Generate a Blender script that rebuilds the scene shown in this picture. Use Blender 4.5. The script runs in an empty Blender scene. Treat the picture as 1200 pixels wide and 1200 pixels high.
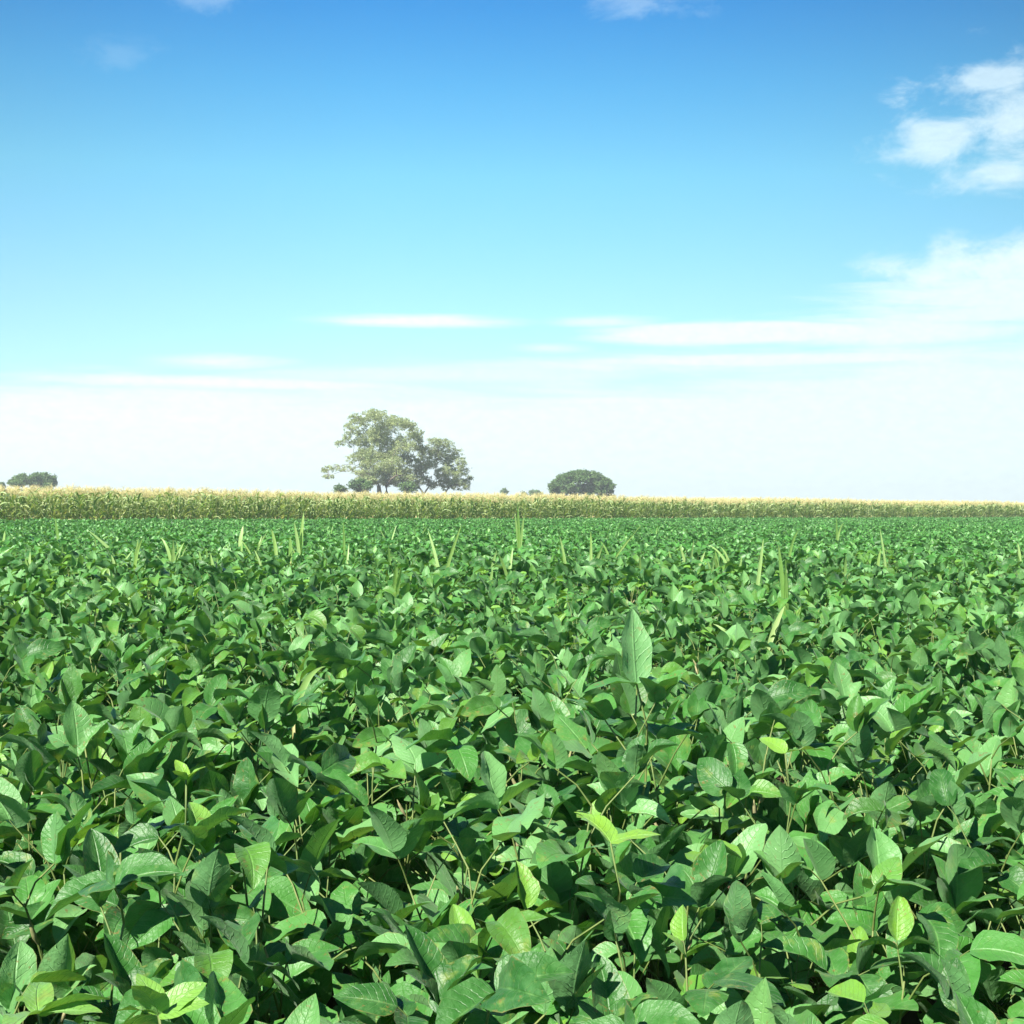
import bpy, math, random
import numpy as np
from mathutils import Vector, Matrix, Euler
R = math.radians
S = bpy.context.scene
COL = S.collection
rnd = random.Random(11)

# ------------------------------------------------------------------ camera
CAMZ, F = 1.55, 1600.0                      # focal length in photo pixels (1200 wide)
cam = bpy.data.objects.new('camera', bpy.data.cameras.new('camera'))
COL.objects.link(cam); S.camera = cam
cam.data.sensor_width = 36.0; cam.data.lens = 36.0 * F / 1200.0
cam.data.clip_start = 0.05; cam.data.clip_end = 6000
cam.location = (0, 0, CAMZ)
cam.rotation_euler = (Euler((R(90 - 0.14), 0, 0)).to_matrix() @ Matrix.Rotation(R(0.29), 3, 'Z')).to_euler()
S.render.resolution_x = S.render.resolution_y = 1024

def yh(px): return 593 + 6 * px / 1200.0     # the horizon's height in the photograph
def at(px, py, Y): return Vector(((px - 600) / F * Y, Y, CAMZ + (yh(px) - py) / F * Y))

# ------------------------------------------------------------------ light
SUN_EL, SUN_AZ = 43.0, -143.0                # azimuth clockwise from +Y: behind the camera, to its left
sd = Vector((math.sin(R(SUN_AZ)) * math.cos(R(SUN_EL)), math.cos(R(SUN_AZ)) * math.cos(R(SUN_EL)), math.sin(R(SUN_EL))))
sl = bpy.data.lights.new('sun', 'SUN'); sl.energy = 5.0; sl.angle = R(0.5); sl.color = (1.0, 0.95, 0.86)
sun = bpy.data.objects.new('sun', sl); COL.objects.link(sun)
sun.rotation_euler = sd.to_track_quat('Z', 'Y').to_euler(); sun.location = sd * 60
S.view_settings.view_transform = 'Standard'; S.view_settings.look = 'None'
S.view_settings.exposure = 1.07; S.view_settings.gamma = 1.0
S.view_settings.use_curve_mapping = False
S.cycles.use_denoising = True
S.cycles.max_bounces = 8; S.cycles.diffuse_bounces = 3; S.cycles.glossy_bounces = 2
S.cycles.transmission_bounces = 4; S.cycles.transparent_max_bounces = 4; S.cycles.volume_bounces = 0
S.cycles.sample_clamp_indirect = 4

class NT:
    """small helper round a node tree"""
    def __init__(s, nt): s.nt = nt; s.n = nt.nodes; s.l = nt.links
    def add(s, t, **kw):
        n = s.n.new(t)
        for k, v in kw.items(): setattr(n, k, v)
        return n
    def put(s, sock, v):
        if isinstance(v, bpy.types.NodeSocket): s.l.new(v, sock)
        elif v is not None: sock.default_value = v
    def m(s, op, a, b=None, c=None, clamp=False):
        n = s.add('ShaderNodeMath', operation=op, use_clamp=clamp)
        for i, v in enumerate((a, b, c)): s.put(n.inputs[i], v)
        return n.outputs[0]
    def ss(s, x, lo, hi):                    # smoothstep
        n = s.add('ShaderNodeMapRange', interpolation_type='SMOOTHSTEP')
        s.put(n.inputs[0], x); s.put(n.inputs[1], lo); s.put(n.inputs[2], hi); n.inputs[3].default_value = 0; n.inputs[4].default_value = 1
        return n.outputs[0]
    def mix(s, f, a, b, mode='MIX'):
        n = s.add('ShaderNodeMix', data_type='RGBA', blend_type=mode)
        s.put(n.inputs[0], f); s.put(n.inputs[6], a if not isinstance(a, tuple) else (*a[:3], 1)); s.put(n.inputs[7], b if not isinstance(b, tuple) else (*b[:3], 1))
        return n.outputs[2]
    def noise(s, vec, scale, detail=3, rough=0.5, dist=0):
        n = s.add('ShaderNodeTexNoise'); s.put(n.inputs['Vector'], vec)
        n.inputs['Scale'].default_value = scale; n.inputs['Detail'].default_value = detail
        n.inputs['Roughness'].default_value = rough; n.inputs['Distortion'].default_value = dist
        return n.outputs['Fac']
    def xyz(s, x, y, z):
        n = s.add('ShaderNodeCombineXYZ')
        for i, v in enumerate((x, y, z)): s.put(n.inputs[i], v)
        return n.outputs[0]
    def attr(s, name):
        return s.add('ShaderNodeAttribute', attribute_name=name).outputs['Fac']

# ------------------------------------------------------------------ sky with its clouds
def build_world():
    w = bpy.data.worlds.new('World'); S.world = w; w.use_nodes = True
    T = NT(w.node_tree); T.n.clear()
    out = T.add('ShaderNodeOutputWorld'); bg = T.add('ShaderNodeBackground'); bg.inputs[1].default_value = 0.10
    T.l.new(bg.outputs[0], out.inputs[0])
    sky = T.add('ShaderNodeTexSky', sky_type='NISHITA', sun_disc=False)
    sky.sun_elevation = R(SUN_EL); sky.sun_rotation = R(SUN_AZ % 360)
    sky.air_density = 1.0; sky.dust_density = 0.6; sky.ozone_density = 2.5
    geo = T.add('ShaderNodeTexCoord').outputs['Generated']
    sp = T.add('ShaderNodeSeparateXYZ'); T.l.new(geo, sp.inputs[0]); x, y, z = sp.outputs
    az = T.m('MULTIPLY', T.m('ARCTAN2', x, y), 57.2958)              # degrees, 0 ahead
    el = T.m('MULTIPLY', T.m('ARCSINE', z), 57.2958)
    # air colour: the camera's strong cyan-to-white falloff towards the horizon, darkened overhead to cut fill light
    base = sky.outputs[0]
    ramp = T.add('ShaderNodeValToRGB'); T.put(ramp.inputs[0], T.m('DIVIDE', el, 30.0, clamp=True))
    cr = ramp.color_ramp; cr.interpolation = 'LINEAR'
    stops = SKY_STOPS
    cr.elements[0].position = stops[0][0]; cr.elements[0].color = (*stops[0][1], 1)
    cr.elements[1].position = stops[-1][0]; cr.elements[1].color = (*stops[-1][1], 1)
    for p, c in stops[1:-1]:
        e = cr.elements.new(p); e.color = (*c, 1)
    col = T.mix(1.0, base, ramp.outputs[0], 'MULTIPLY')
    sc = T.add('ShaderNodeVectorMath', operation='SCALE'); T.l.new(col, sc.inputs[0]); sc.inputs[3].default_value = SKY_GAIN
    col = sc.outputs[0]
    # clouds
    def pa(px): return math.degrees(math.atan((px - 600) / F))
    def pe(px, py): return math.degrees(math.atan((yh(px) - py) / F))
    v1 = T.xyz(T.m('MULTIPLY', az, 0.55), T.m('MULTIPLY', el, 1.0), 3.1)
    v2 = T.xyz(T.m('MULTIPLY', az, 0.10), T.m('MULTIPLY', el, 0.9), 7.7)
    puffy = T.noise(v1, 0.75, 7, 0.62, 0.3)
    fine = T.noise(v1, 3.2, 5, 0.6, 0.2)
    streak = T.noise(v2, 1.1, 6, 0.6, 0.4)
    total = None
    def lump(px, py, rx, ry, amp, tex, ntex=1.0, soft=0.35, thr=0.5):
        nonlocal total
        dx = T.m('DIVIDE', T.m('SUBTRACT', az, pa(px)), rx / F * 57.3)
        dy = T.m('DIVIDE', T.m('SUBTRACT', el, pe(px, py)), ry / F * 57.3)
        r = T.m('SQRT', T.m('ADD', T.m('MULTIPLY', dx, dx), T.m('MULTIPLY', dy, dy)))
        f = T.m('ADD', T.m('SUBTRACT', 1.0, r), T.m('MULTIPLY', T.m('SUBTRACT', tex, thr), ntex))
        f = T.m('MULTIPLY', T.ss(f, 0.0, soft), amp)
        total = f if total is None else T.m('MAXIMUM', total, f)
    lump(1185, 172, 125, 78, 0.68, puffy, 2.8, 1.0)
    lump(1105, 182, 92, 36, 0.66, puffy, 2.4, 1.0)
    lump(1180, 226, 80, 30, 0.66, puffy, 2.4, 1.0)
    lump(1150, 120, 85, 24, 0.6, puffy, 2.2, 0.8)
    lump(1165, 330, 170, 46, 0.9, puffy, 2.0, 0.9)
    lump(1190, 372, 300, 45, 0.9, streak, 1.8, 0.7)
    lump(490, 377, 190, 12, 1.0, streak, 1.2, .8)
    lump(700, 377, 95, 11, 0.7, streak, 1.2, .9)
    lump(860, 393, 240, 17, 1.0, streak, 1.2, 0.6); lump(1080, 398, 260, 24, 0.95, streak, 1.2, 0.8); lump(560, 440, 420, 18, 0.6, streak, 1.6, 0.9)
    lump(640, 408, 70, 9, 0.7, streak, 1.6, 1.0)
    lump(250, 428, 130, 13, 0.9, streak, 1.6, 1.0)
    lump(765, 8, 90, 20, 0.22, puffy, 3.0, 0.9)
    lump(240, 8, 80, 24, 0.16, puffy, 3.0, 0.9)
    lump(140, 85, 60, 22, 0.08, puffy, 3.0, 0.9)
    lump(250, 452, 330, 11, 0.97, streak, 1.4, 0.8); lump(930, 425, 330, 12, 0.97, streak, 1.6, 0.8); lump(160, 495, 300, 9, 0.97, streak, 1.4, 0.8); lump(760, 470, 420, 12, 0.97, streak, 1.6, 0.8)
    lump(836, 577, 26, 6, 0.9, puffy, 1.0, 0.6)
    # the low bank of thin cloud over the horizon ahead, left out behind to cut fill light, higher to the right
    top = T.m('ADD', T.m('ADD', T.m('MULTIPLY', T.m('ADD', az, 20), 0.03), T.m('MULTIPLY', T.m('MAXIMUM', az, 0), 0.06)), pe(0, 452))
    band = T.m('SUBTRACT', top, el)
    band = T.m('ADD', band, T.m('MULTIPLY', T.m('SUBTRACT', streak, 0.5), 6.5))
    band = T.m('MULTIPLY', T.m('MULTIPLY', T.ss(band, -0.9, 1.9), 0.90), T.m('SUBTRACT', 1.0, T.ss(T.m('ABSOLUTE', az), 45, 90)))
    total = T.m('MAXIMUM', total, band)
    br = T.m('MULTIPLY', T.m('ADD', 0.84, T.m('MULTIPLY', fine, 0.34)), T.m('SUBTRACT', 1.05, T.m('MULTIPLY', T.m('MINIMUM', T.m('MAXIMUM', az, -25), 25), 0.004)))
    cc = T.add('ShaderNodeVectorMath', operation='SCALE'); cc.inputs[0].default_value = CLOUD; T.put(cc.inputs[3], br)
    side = T.m('SUBTRACT', 1.0, T.m('MULTIPLY', T.m('MINIMUM', T.m('MAXIMUM', az, -6), 30), 0.0075))   # dimming towards the right, put into the sky colour
    far = T.m('MULTIPLY', T.m('MULTIPLY', T.m('MINIMUM', T.m('MULTIPLY', az, az), 900.0), 0.0004), T.m('DIVIDE', el, 20.0, clamp=True))  # lens vignetting painted into the upper sky, towards both sides
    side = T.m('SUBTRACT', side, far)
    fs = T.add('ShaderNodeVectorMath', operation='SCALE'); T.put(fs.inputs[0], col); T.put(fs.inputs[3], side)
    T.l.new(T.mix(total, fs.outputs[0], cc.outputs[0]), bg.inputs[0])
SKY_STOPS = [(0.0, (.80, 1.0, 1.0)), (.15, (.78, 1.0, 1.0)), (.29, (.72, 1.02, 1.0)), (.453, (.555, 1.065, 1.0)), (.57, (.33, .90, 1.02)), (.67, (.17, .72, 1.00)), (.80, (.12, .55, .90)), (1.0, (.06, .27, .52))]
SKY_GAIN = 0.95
CLOUD = (4.5, 5.35, 5.6)
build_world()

# ------------------------------------------------------------------ mesh tools
class MB:
    def __init__(s): s.v = []; s.f = []; s.uv = []; s.t = []; s.y = []; s.mi = []
    def add(s, verts, faces, uvs, tint=0.5, young=0.0, mi=0):
        b = len(s.v); s.v += verts; s.uv += uvs
        s.t += [tint] * len(verts); s.y += [young] * len(verts)
        s.f += [tuple(i + b for i in f) for f in faces]; s.mi += [mi] * len(faces)
    def mesh(s, name, mats, smooth=True):
        me = bpy.data.meshes.new(name); me.from_pydata([tuple(v) for v in s.v], [], s.f)
        for m in (mats if isinstance(mats, (list, tuple)) else [mats]): me.materials.append(m)
        n = len(me.loops); li = np.empty(n, dtype=np.int32); me.loops.foreach_get('vertex_index', li)
        uv = np.array(s.uv, dtype=np.float32)[li]
        me.uv_layers.new(name='UVMap').data.foreach_set('uv', uv.ravel())
        for nm, d in (('tint', s.t), ('young', s.y)):
            a = me.attributes.new(nm, 'FLOAT', 'POINT'); a.data.foreach_set('value', np.array(d, dtype=np.float32))
        me.polygons.foreach_set('use_smooth', [smooth] * len(me.polygons))
        me.polygons.foreach_set('material_index', s.mi)
        me.update(); return me

def obj(name, me, parent=None, loc=None):
    o = bpy.data.objects.new(name, me); COL.objects.link(o)
    if parent is not None: o.parent = parent
    if loc is not None: o.location = loc
    return o
def tag(o, label=None, cat=None, group=None, kind=None):
    for k, v in (('label', label), ('category', cat), ('group', group), ('kind', kind)):
        if v: o[k] = v
    return o
def thing(name, loc, label, cat, group=None):
    o = bpy.data.objects.new(name, None); COL.objects.link(o); o.location = loc; o.empty_display_size = 0.2
    return tag(o, label, cat, group)

def frame(d):
    d = d.normalized(); up = Vector((0, 0, 1))
    s = d.cross(up)
    if s.length < 1e-3: s = Vector((1, 0, 0))
    s.normalize(); return d, s, s.cross(d).normalized()

def tube(mb, pts, radii, sides=5, tint=0.5, young=0.0, mi=0, cap=True):
    n = len(pts); vs = []; uvs = []; fs = []
    for i, p in enumerate(pts):
        d = pts[min(i + 1, n - 1)] - pts[max(i - 1, 0)]
        _, a, b = frame(d)
        for k in range(sides):
            w = 2 * math.pi * k / sides
            vs.append(p + (a * math.cos(w) + b * math.sin(w)) * radii[i]); uvs.append((k / sides, i / max(1, n - 1)))
    for i in range(n - 1):
        for k in range(sides):
            k2 = (k + 1) % sides
            fs.append((i * sides + k, i * sides + k2, (i + 1) * sides + k2, (i + 1) * sides + k))
    if cap:
        fs.append(tuple((n - 1) * sides + k for k in range(sides)))
    mb.add(vs, fs, uvs, tint, young, mi)

ROWS_HI = (0, .03, .09, .18, .3, .43, .56, .68, .79, .88, .95, 1.0)
ROWS_LO = (0, .14, .4, .72, 1.0)
def leaflet(mb, p, d, roll, L, W, fold=0.25, droop=0.8, r=rnd, hi=True, tint=0.5, young=0.0, mi=0):
    """an ovate leaflet growing from p along d; roll turns it about its midrib"""
    d, s, n = frame(d)
    q = Matrix.Rotation(roll, 3, d); s = q @ s; n = q @ n
    rows = ROWS_HI if hi else ROWS_LO
    cols = (-1, -.55, 0, .55, 1) if hi else (-1, 0, 1)
    vs = []; uvs = []; fs = []; pos = p.copy(); cur = d.copy(); nn = n.copy(); last = 0
    ph = r.uniform(0, 6.3); und = r.uniform(.03, .10); wl = r.uniform(9, 15); asym = r.uniform(-.1, .1)
    tipx = r.uniform(.72, 1.05); curl = r.uniform(-.25, .45); bend_side = r.gauss(0, .25)
    for t in rows:
        dt = t - last; last = t
        ang = -droop * dt
        cur = Matrix.Rotation(ang, 3, s) @ cur; nn = Matrix.Rotation(ang, 3, s) @ nn
        cur = Matrix.Rotation(bend_side * dt, 3, nn) @ cur
        pos = pos + cur * (L * dt)
        w = W * 0.5 * (max(t, 0.0) ** 0.52) * (max(1 - t, 0.0) ** tipx) / (0.52 / (0.52 + tipx)) ** 0.52 / (tipx / (0.52 + tipx)) ** tipx
        for c in cols:
            ww = w * (1 + asym * (1 if c > 0 else -1))
            lift = fold * abs(c) - curl * c * c * .6 + und * math.sin(t * wl + ph + (1.7 if c > 0 else 0)) * abs(c) ** 1.5 * 1.6
            vs.append(pos + s * (c * ww * math.cos(fold * .7)) + nn * (lift * ww)); uvs.append((0.5 + c * .5, t))
    m = len(cols)
    for i in range(len(rows) - 1):
        for k in range(m - 1):
            fs.append((i * m + k, i * m + k + 1, (i + 1) * m + k + 1, (i + 1) * m + k))
    mb.add(vs, fs, uvs, tint, young, mi)

def polar(az, el): return Vector((math.cos(az) * math.cos(el), math.sin(az) * math.cos(el), math.sin(el)))

# ------------------------------------------------------------------ materials
def leaf_mat(name, dark, mid, pale, young, veins=True, rough=0.43, trans=0.20, tcol=None, spots=True, shade_noise=3.0, spec=0.42):
    m = bpy.data.materials.new(name); m.use_nodes = True; T = NT(m.node_tree); T.n.clear()
    out = T.add('ShaderNodeOutputMaterial')
    tint = T.attr('tint'); yg = T.attr('young')
    oi = T.add('ShaderNodeObjectInfo').outputs['Random']
    tv = T.m('ADD', tint, T.m('MULTIPLY', T.m('SUBTRACT', oi, 0.5), 0.25), clamp=True)
    c = T.mix(T.ss(tv, 0.0, 0.55), dark, mid); c = T.mix(T.ss(tv, 0.55, 1.0), c, pale)
    c = T.mix(yg, c, young)
    oc = T.add('ShaderNodeTexCoord').outputs['Object']
    nz = T.noise(oc, 38.0 if veins else shade_noise, 3, 0.6)
    c = T.mix(T.m('MULTIPLY', T.ss(nz, 0.35, 0.75), 0.35), c, pale)
    bump = None
    if veins:
        uv = T.add('ShaderNodeSeparateXYZ'); T.l.new(T.add('ShaderNodeUVMap', uv_map='UVMap').outputs[0], uv.inputs[0])
        a = T.m('ABSOLUTE', T.m('SUBTRACT', T.m('MULTIPLY', uv.outputs[0], 2), 1)); t = uv.outputs[1]
        ph = T.m('ADD', T.m('MULTIPLY', T.m('SUBTRACT', t, T.m('MULTIPLY', T.m('POWER', a, 1.3), 0.2)), 8.5), T.m('MULTIPLY', T.noise(oc, 45.0, 2, .5), 1.1))
        f = T.m('ABSOLUTE', T.m('SUBTRACT', T.m('MULTIPLY', T.m('FRACT', ph), 2), 1))    # 1 at the veins
        vein = T.ss(f, 0.78, 1.0); rib = T.m('SUBTRACT', 1.0, T.ss(a, 0.015, 0.09))
        vv = T.m('MAXIMUM', T.m('MULTIPLY', vein, 0.55), rib)
        c = T.mix(T.m('MULTIPLY', vv, T.m('MULTIPLY', T.ss(nz, 0.3, 0.7), 0.30)), c, (pale[0] * 1.5, pale[1] * 1.25, pale[2] * 1.1))
        puck = T.noise(oc, 170.0, 3, 0.55)
        h = T.m('SUBTRACT', T.m('MULTIPLY', puck, 0.9), T.m('MULTIPLY', vv, 0.8))
        b = T.add('ShaderNodeBump'); b.inputs['Strength'].default_value = 0.62; b.inputs['Distance'].default_value = 0.0024
        T.put(b.inputs['Height'], h); bump = b.outputs[0]
        if spots:
            sp = T.noise(oc, 95.0, 2, 0.6); sp2 = T.noise(oc, 14.0, 2, 0.5)
            msk = T.m('MULTIPLY', T.ss(sp, 0.60, 0.67), T.ss(sp2, 0.50, 0.60))
            yel = T.m('MULTIPLY', T.ss(T.noise(oc, 22.0, 4, 0.65), 0.58, 0.72), 0.55)
            c = T.mix(yel, c, (0.26, 0.33, 0.07))
            c = T.mix(T.m('MULTIPLY', msk, 0.7), c, (0.20, 0.15, 0.045))
            edge = T.m('MULTIPLY', T.ss(a, 0.93, 1.0), T.ss(sp2, 0.5, 0.6)); c = T.mix(T.m('MULTIPLY', edge, .6), c, (0.22, 0.2, 0.06))
    back = T.add('ShaderNodeNewGeometry').outputs['Backfacing']
    cb = T.mix(0.45, c, (pale[0] * 1.1, pale[1] * 1.05, pale[2] * 1.3))
    c2 = T.mix(back, c, cb)
    p = T.add('ShaderNodeBsdfPrincipled'); T.put(p.inputs['Base Color'], c2)
    p.inputs['Roughness'].default_value = rough; p.inputs['Specular IOR Level'].default_value = spec
    p.inputs['Sheen Weight'].default_value = 0.13; p.inputs['Sheen Roughness'].default_value = 0.45; p.inputs['Sheen Tint'].default_value = (0.8, 0.95, 0.75, 1)
    tr = T.add('ShaderNodeBsdfTranslucent')
    tc = T.mix(1.0, c, tcol or (1.9, 1.75, 0.55), 'MULTIPLY'); T.put(tr.inputs[0], tc)
    if bump is not None: T.l.new(bump, p.inputs['Normal']); T.l.new(bump, tr.inputs['Normal'])
    ms = T.add('ShaderNodeMixShader'); ms.inputs[0].default_value = trans
    T.l.new(p.outputs[0], ms.inputs[1]); T.l.new(tr.outputs[0], ms.inputs[2]); T.l.new(ms.outputs[0], out.inputs[0])
    return m

def plain_mat(name, c1, c2, scale=30, rough=0.7, bump=0.2, dist=0.004, tint=True):
    m = bpy.data.materials.new(name); m.use_nodes = True; T = NT(m.node_tree)
    p = T.n['Principled BSDF']; oc = T.add('ShaderNodeTexCoord').outputs['Object']
    nz = T.noise(oc, scale, 4, 0.6)
    f = T.ss(nz, 0.3, 0.7)
    if tint: f = T.m('ADD', T.m('MULTIPLY', f, 0.5), T.m('MULTIPLY', T.attr('tint'), 0.5), clamp=True)
    T.put(p.inputs['Base Color'], T.mix(f, c1, c2)); p.inputs['Roughness'].default_value = rough
    b = T.add('ShaderNodeBump'); b.inputs['Strength'].default_value = bump; b.inputs['Distance'].default_value = dist
    T.put(b.inputs['Height'], nz); T.l.new(b.outputs[0], p.inputs['Normal'])
    return m

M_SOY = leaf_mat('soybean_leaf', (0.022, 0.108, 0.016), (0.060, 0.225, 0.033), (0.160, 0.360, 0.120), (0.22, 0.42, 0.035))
M_SOYF = leaf_mat('soybean_leaf_distant', (0.026, 0.120, 0.018), (0.074, 0.255, 0.042), (0.200, 0.41, 0.150), (0.22, 0.40, 0.04), veins=False, shade_noise=9.0)  # same leaf in a lighter colour: mid-field brightness painted in
M_STEM = plain_mat('soybean_stem', (0.08, 0.15, 0.028), (0.20, 0.24, 0.07), 60, 0.6)
M_POD = plain_mat('soybean_pod', (0.22, 0.24, 0.09), (0.42, 0.36, 0.20), 90, 0.85, 0.5, 0.001)
M_CORN = leaf_mat('corn_leaf', (0.06, 0.19, 0.035), (0.20, 0.38, 0.085), (0.52, 0.62, 0.27), (0.62, 0.54, 0.26), veins=False, rough=0.4, trans=0.35, shade_noise=4.0, tcol=(1.5, 1.5, .7))
M_TASSEL = plain_mat('corn_tassel', (0.52, 0.46, 0.19), (0.68, 0.61, 0.31), 12, 0.8)
M_STALK = plain_mat('corn_stalk', (0.20, 0.26, 0.07), (0.38, 0.34, 0.14), 8, 0.6)
M_SHOOT = leaf_mat('corn_blade', (0.17, 0.37, 0.07), (0.27, 0.48, 0.12), (0.44, 0.64, 0.24), (0.5, 0.58, 0.2), veins=False, rough=0.38, trans=0.45, shade_noise=6.0, tcol=(1.3, 1.3, .7))
M_SOIL = plain_mat('soil', (0.055, 0.034, 0.020), (0.115, 0.075, 0.045), 2.5, 0.95, 0.7, 0.04, tint=False)
M_BARK = plain_mat('pale_bark', (0.09, 0.07, 0.05), (0.22, 0.185, 0.14), 1.2, 0.85, 0.5, 0.05, tint=False)
M_EUC = leaf_mat('eucalyptus_leaf', (0.18, 0.25, 0.10), (0.30, 0.38, 0.15), (0.46, 0.53, 0.26), (0.24, 0.26, 0.12), veins=False, rough=0.5, trans=0.35, shade_noise=0.25, tcol=(1.3, 1.3, .7))
M_DARKT = leaf_mat('broadleaf_leaf', (0.040, 0.10, 0.028), (0.090, 0.185, 0.045), (0.17, 0.29, 0.08), (0.2, 0.25, 0.1), veins=False, rough=0.5, trans=0.3, shade_noise=0.3, tcol=(1.3, 1.3, .7))

# ------------------------------------------------------------------ ground
def build_ground():
    N = 96; mb = MB(); vs = []; uvs = []; fs = []
    xs = sorted(set([0.0] + [s * 1600 * (i / N) ** 3.2 for i in range(1, N + 1) for s in (-1, 1)]))
    g = random.Random(3); n = len(xs)
    for j, y in enumerate(xs):
        for i, x in enumerate(xs):
            z = 0.02 * math.sin(x * 2.1 + .4) * math.cos(y * 1.3) + 0.03 * math.sin(x * 12.57) if abs(x) < 30 and abs(y) < 60 else 0
            vs.append(Vector((x, y, z * .6))); uvs.append((x, y))
    for j in range(n - 1):
        for i in range(n - 1):
            fs.append((j * n + i, j * n + i + 1, (j + 1) * n + i + 1, (j + 1) * n + i))
    mb.add(vs, fs, uvs)
    tag(obj('ground', mb.mesh('ground', M_SOIL)), kind='structure')
build_ground()

# ------------------------------------------------------------------ soybean plants
def soy_plant(seed, hi=True, size=1.0, shoot=None, pods=None, n_nodes=None):
    """returns stem, foliage and pod builders of one plant, about 1 m tall"""
    r = random.Random(seed)
    st, fo, po = MB(), MB(), MB()
    H = r.uniform(.78, .90); lean = Vector((r.gauss(0, .05), r.gauss(0, .05), 0))
    def stem_at(t): return Vector((lean.x * t * t, lean.y * t * t, H * t)) + Vector((math.sin(t * 9 + seed), math.cos(t * 7 + seed), 0)) * .012 * t
    n = 10
    tube(st, [stem_at(i / n) for i in range(n + 1)], [.0045 * (1 - .6 * i / n) for i in range(n + 1)], 5 if hi else 3, r.random())
    axes = [(stem_at, 0.28, 1.0, 9 if hi else 8)]
    for b in range(r.choice((2, 3, 3))):
        az = r.uniform(0, 6.28); t0 = r.uniform(.2, .4); out = r.uniform(.10, .20); top = r.uniform(.72, .95)
        def br(t, az=az, t0=t0, out=out, top=top):
            b0 = stem_at(t0); return b0 + Vector((math.cos(az), math.sin(az), 0)) * out * math.sin(min(t, 1) * 1.5) + Vector((0, 0, (top * H - b0.z) * t))
        tube(st, [br(i / 5) for i in range(6)], [.0032 * (1 - .5 * i / 5) for i in range(6)], 4 if hi else 3, r.random())
        axes.append((br, 0.35, 1.0, 5))
    az = r.uniform(0, 6.28)
    for fn, t0, t1, cnt in axes:
        for k in range(cnt):
            t = t0 + (t1 - t0) * (k + r.uniform(-.3, .3)) / max(1, cnt - 1); t = min(max(t, .1), 1)
            az += math.pi * .8 + r.uniform(-.6, .6)
            p0 = fn(t); top = t > .85
            pl = r.uniform(.10, .19) * (0.55 if t > .93 else 1); pe = R(r.uniform(38, 72)) if not top else R(r.uniform(50, 82))
            p1 = p0 + polar(az, pe - .1) * pl * .5; p2 = p1 + polar(az, pe - .35 + r.uniform(-.2, .2)) * pl * .5
            tn = r.random(); yg = 0.0
            if t > .95: yg = r.choice((0, 0, 0, .1, .25, .6))
            sz = r.uniform(.085, .135) * (1 - .5 * yg) * (0.9 if t > .9 else 1)
            tube(st, [p0, p1, p2], [.0022, .0018, .0016], 4 if hi else 3, r.random(), cap=False)
            style = r.random()
            base_p = R(r.gauss(14, 26)) if style < .58 else R(r.uniform(42, 82))
            tw = r.gauss(0, .35)
            for j, da in enumerate((0, 1, -1)):
                a = az + tw + da * r.uniform(1.05, 1.5)
                el = base_p + R(r.gauss(0, 16)) + (R(6) if j == 0 else 0)
                d = polar(a, max(min(el, R(84)), R(-50)))
                q = p2.copy()
                if j == 0:
                    q = p2 + polar(az + tw, pe - .4) * .022; tube(st, [p2, q], [.0014, .0012], 3, .3, cap=False)
                L = sz * (1.08 if j == 0 else r.uniform(.85, 1.0))
                leaflet(fo, q, d, r.gauss(0, .4), L, L * r.uniform(.58, .70), fold=r.uniform(.08, .8), droop=r.uniform(-.1, 1.25),
                        r=r, hi=hi, tint=min(1, max(0, tn + r.uniform(-.15, .15))), young=yg)
    if shoot:                                           # a bright new shoot above the crown
        p0 = stem_at(1.0); top = p0 + Vector((shoot[0], shoot[1], shoot[2]))
        tube(st, [p0, (p0 + top) / 2 + Vector((.01, 0, 0)), top], [.0025, .002, .0018], 5, .2)
        for j in range(shoot[3]):
            a = j * 2.2 + r.uniform(-.3, .3); L = shoot[4] * r.uniform(.75, 1.1)
            leaflet(fo, top, polar(a, R(r.uniform(10, 65))), r.gauss(0, .3), L, L * .52, .35, .5, r, True, .9, shoot[5])
    pods_out = po
    if hi:
        pods_out = []
        for k in range(pods if pods is not None else r.choice((3, 5, 7))):
            t = r.uniform(.35, .9); p = stem_at(t); a = r.uniform(0, 6.28); L = r.uniform(.035, .055)
            d = polar(a, R(r.uniform(20, 75))); pts = [p + d * .004]; rad = [.0012]
            for i in range(1, 8):
                d = (d + Vector((0, 0, .09))).normalized(); pts.append(pts[-1] + d * L / 7)
                rad.append(.0042 * math.sin(math.pi * (i / 7) ** .8) * (1 + .18 * math.cos(i * 2.6)) + .0006)
            po = MB(); tube(po, pts, rad, 6, r.random()); pods_out.append(po)
    return st, fo, pods_out

def canopy_scale(x, y):
    """slow rise of the crop away from the camera, with humps"""
    t = min(1, max(0, (y - 1.6) / 3.0)); t = t * t * (3 - 2 * t)
    hump = .12 * math.exp(-((x - .28) ** 2 + (y - 3.15) ** 2) / .16) + .09 * math.exp(-((x - 1.05) ** 2 + (y - 3.5) ** 2) / .2) - .05 * math.exp(-((x - .15) ** 2 + (y - 1.7) ** 2) / .12)
    return hump + (0.93 + 0.085 * t) + 0.022 * math.sin(x * 1.3 + y * .6) + 0.018 * math.sin(y * 1.9 - x * .7 + 1)

# field edge of the corn: from E0 (left) to E1 (right)
E0 = Vector((-20.6, 55.0, 0)); E1 = Vector((45.4, 121.0, 0)); ED = (E1 - E0).normalized(); EN = Vector((-ED.y, ED.x, 0))   # EN points into the corn
def corn_depth(x, y): return (Vector((x, y, 0)) - E0).dot(EN)

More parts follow.
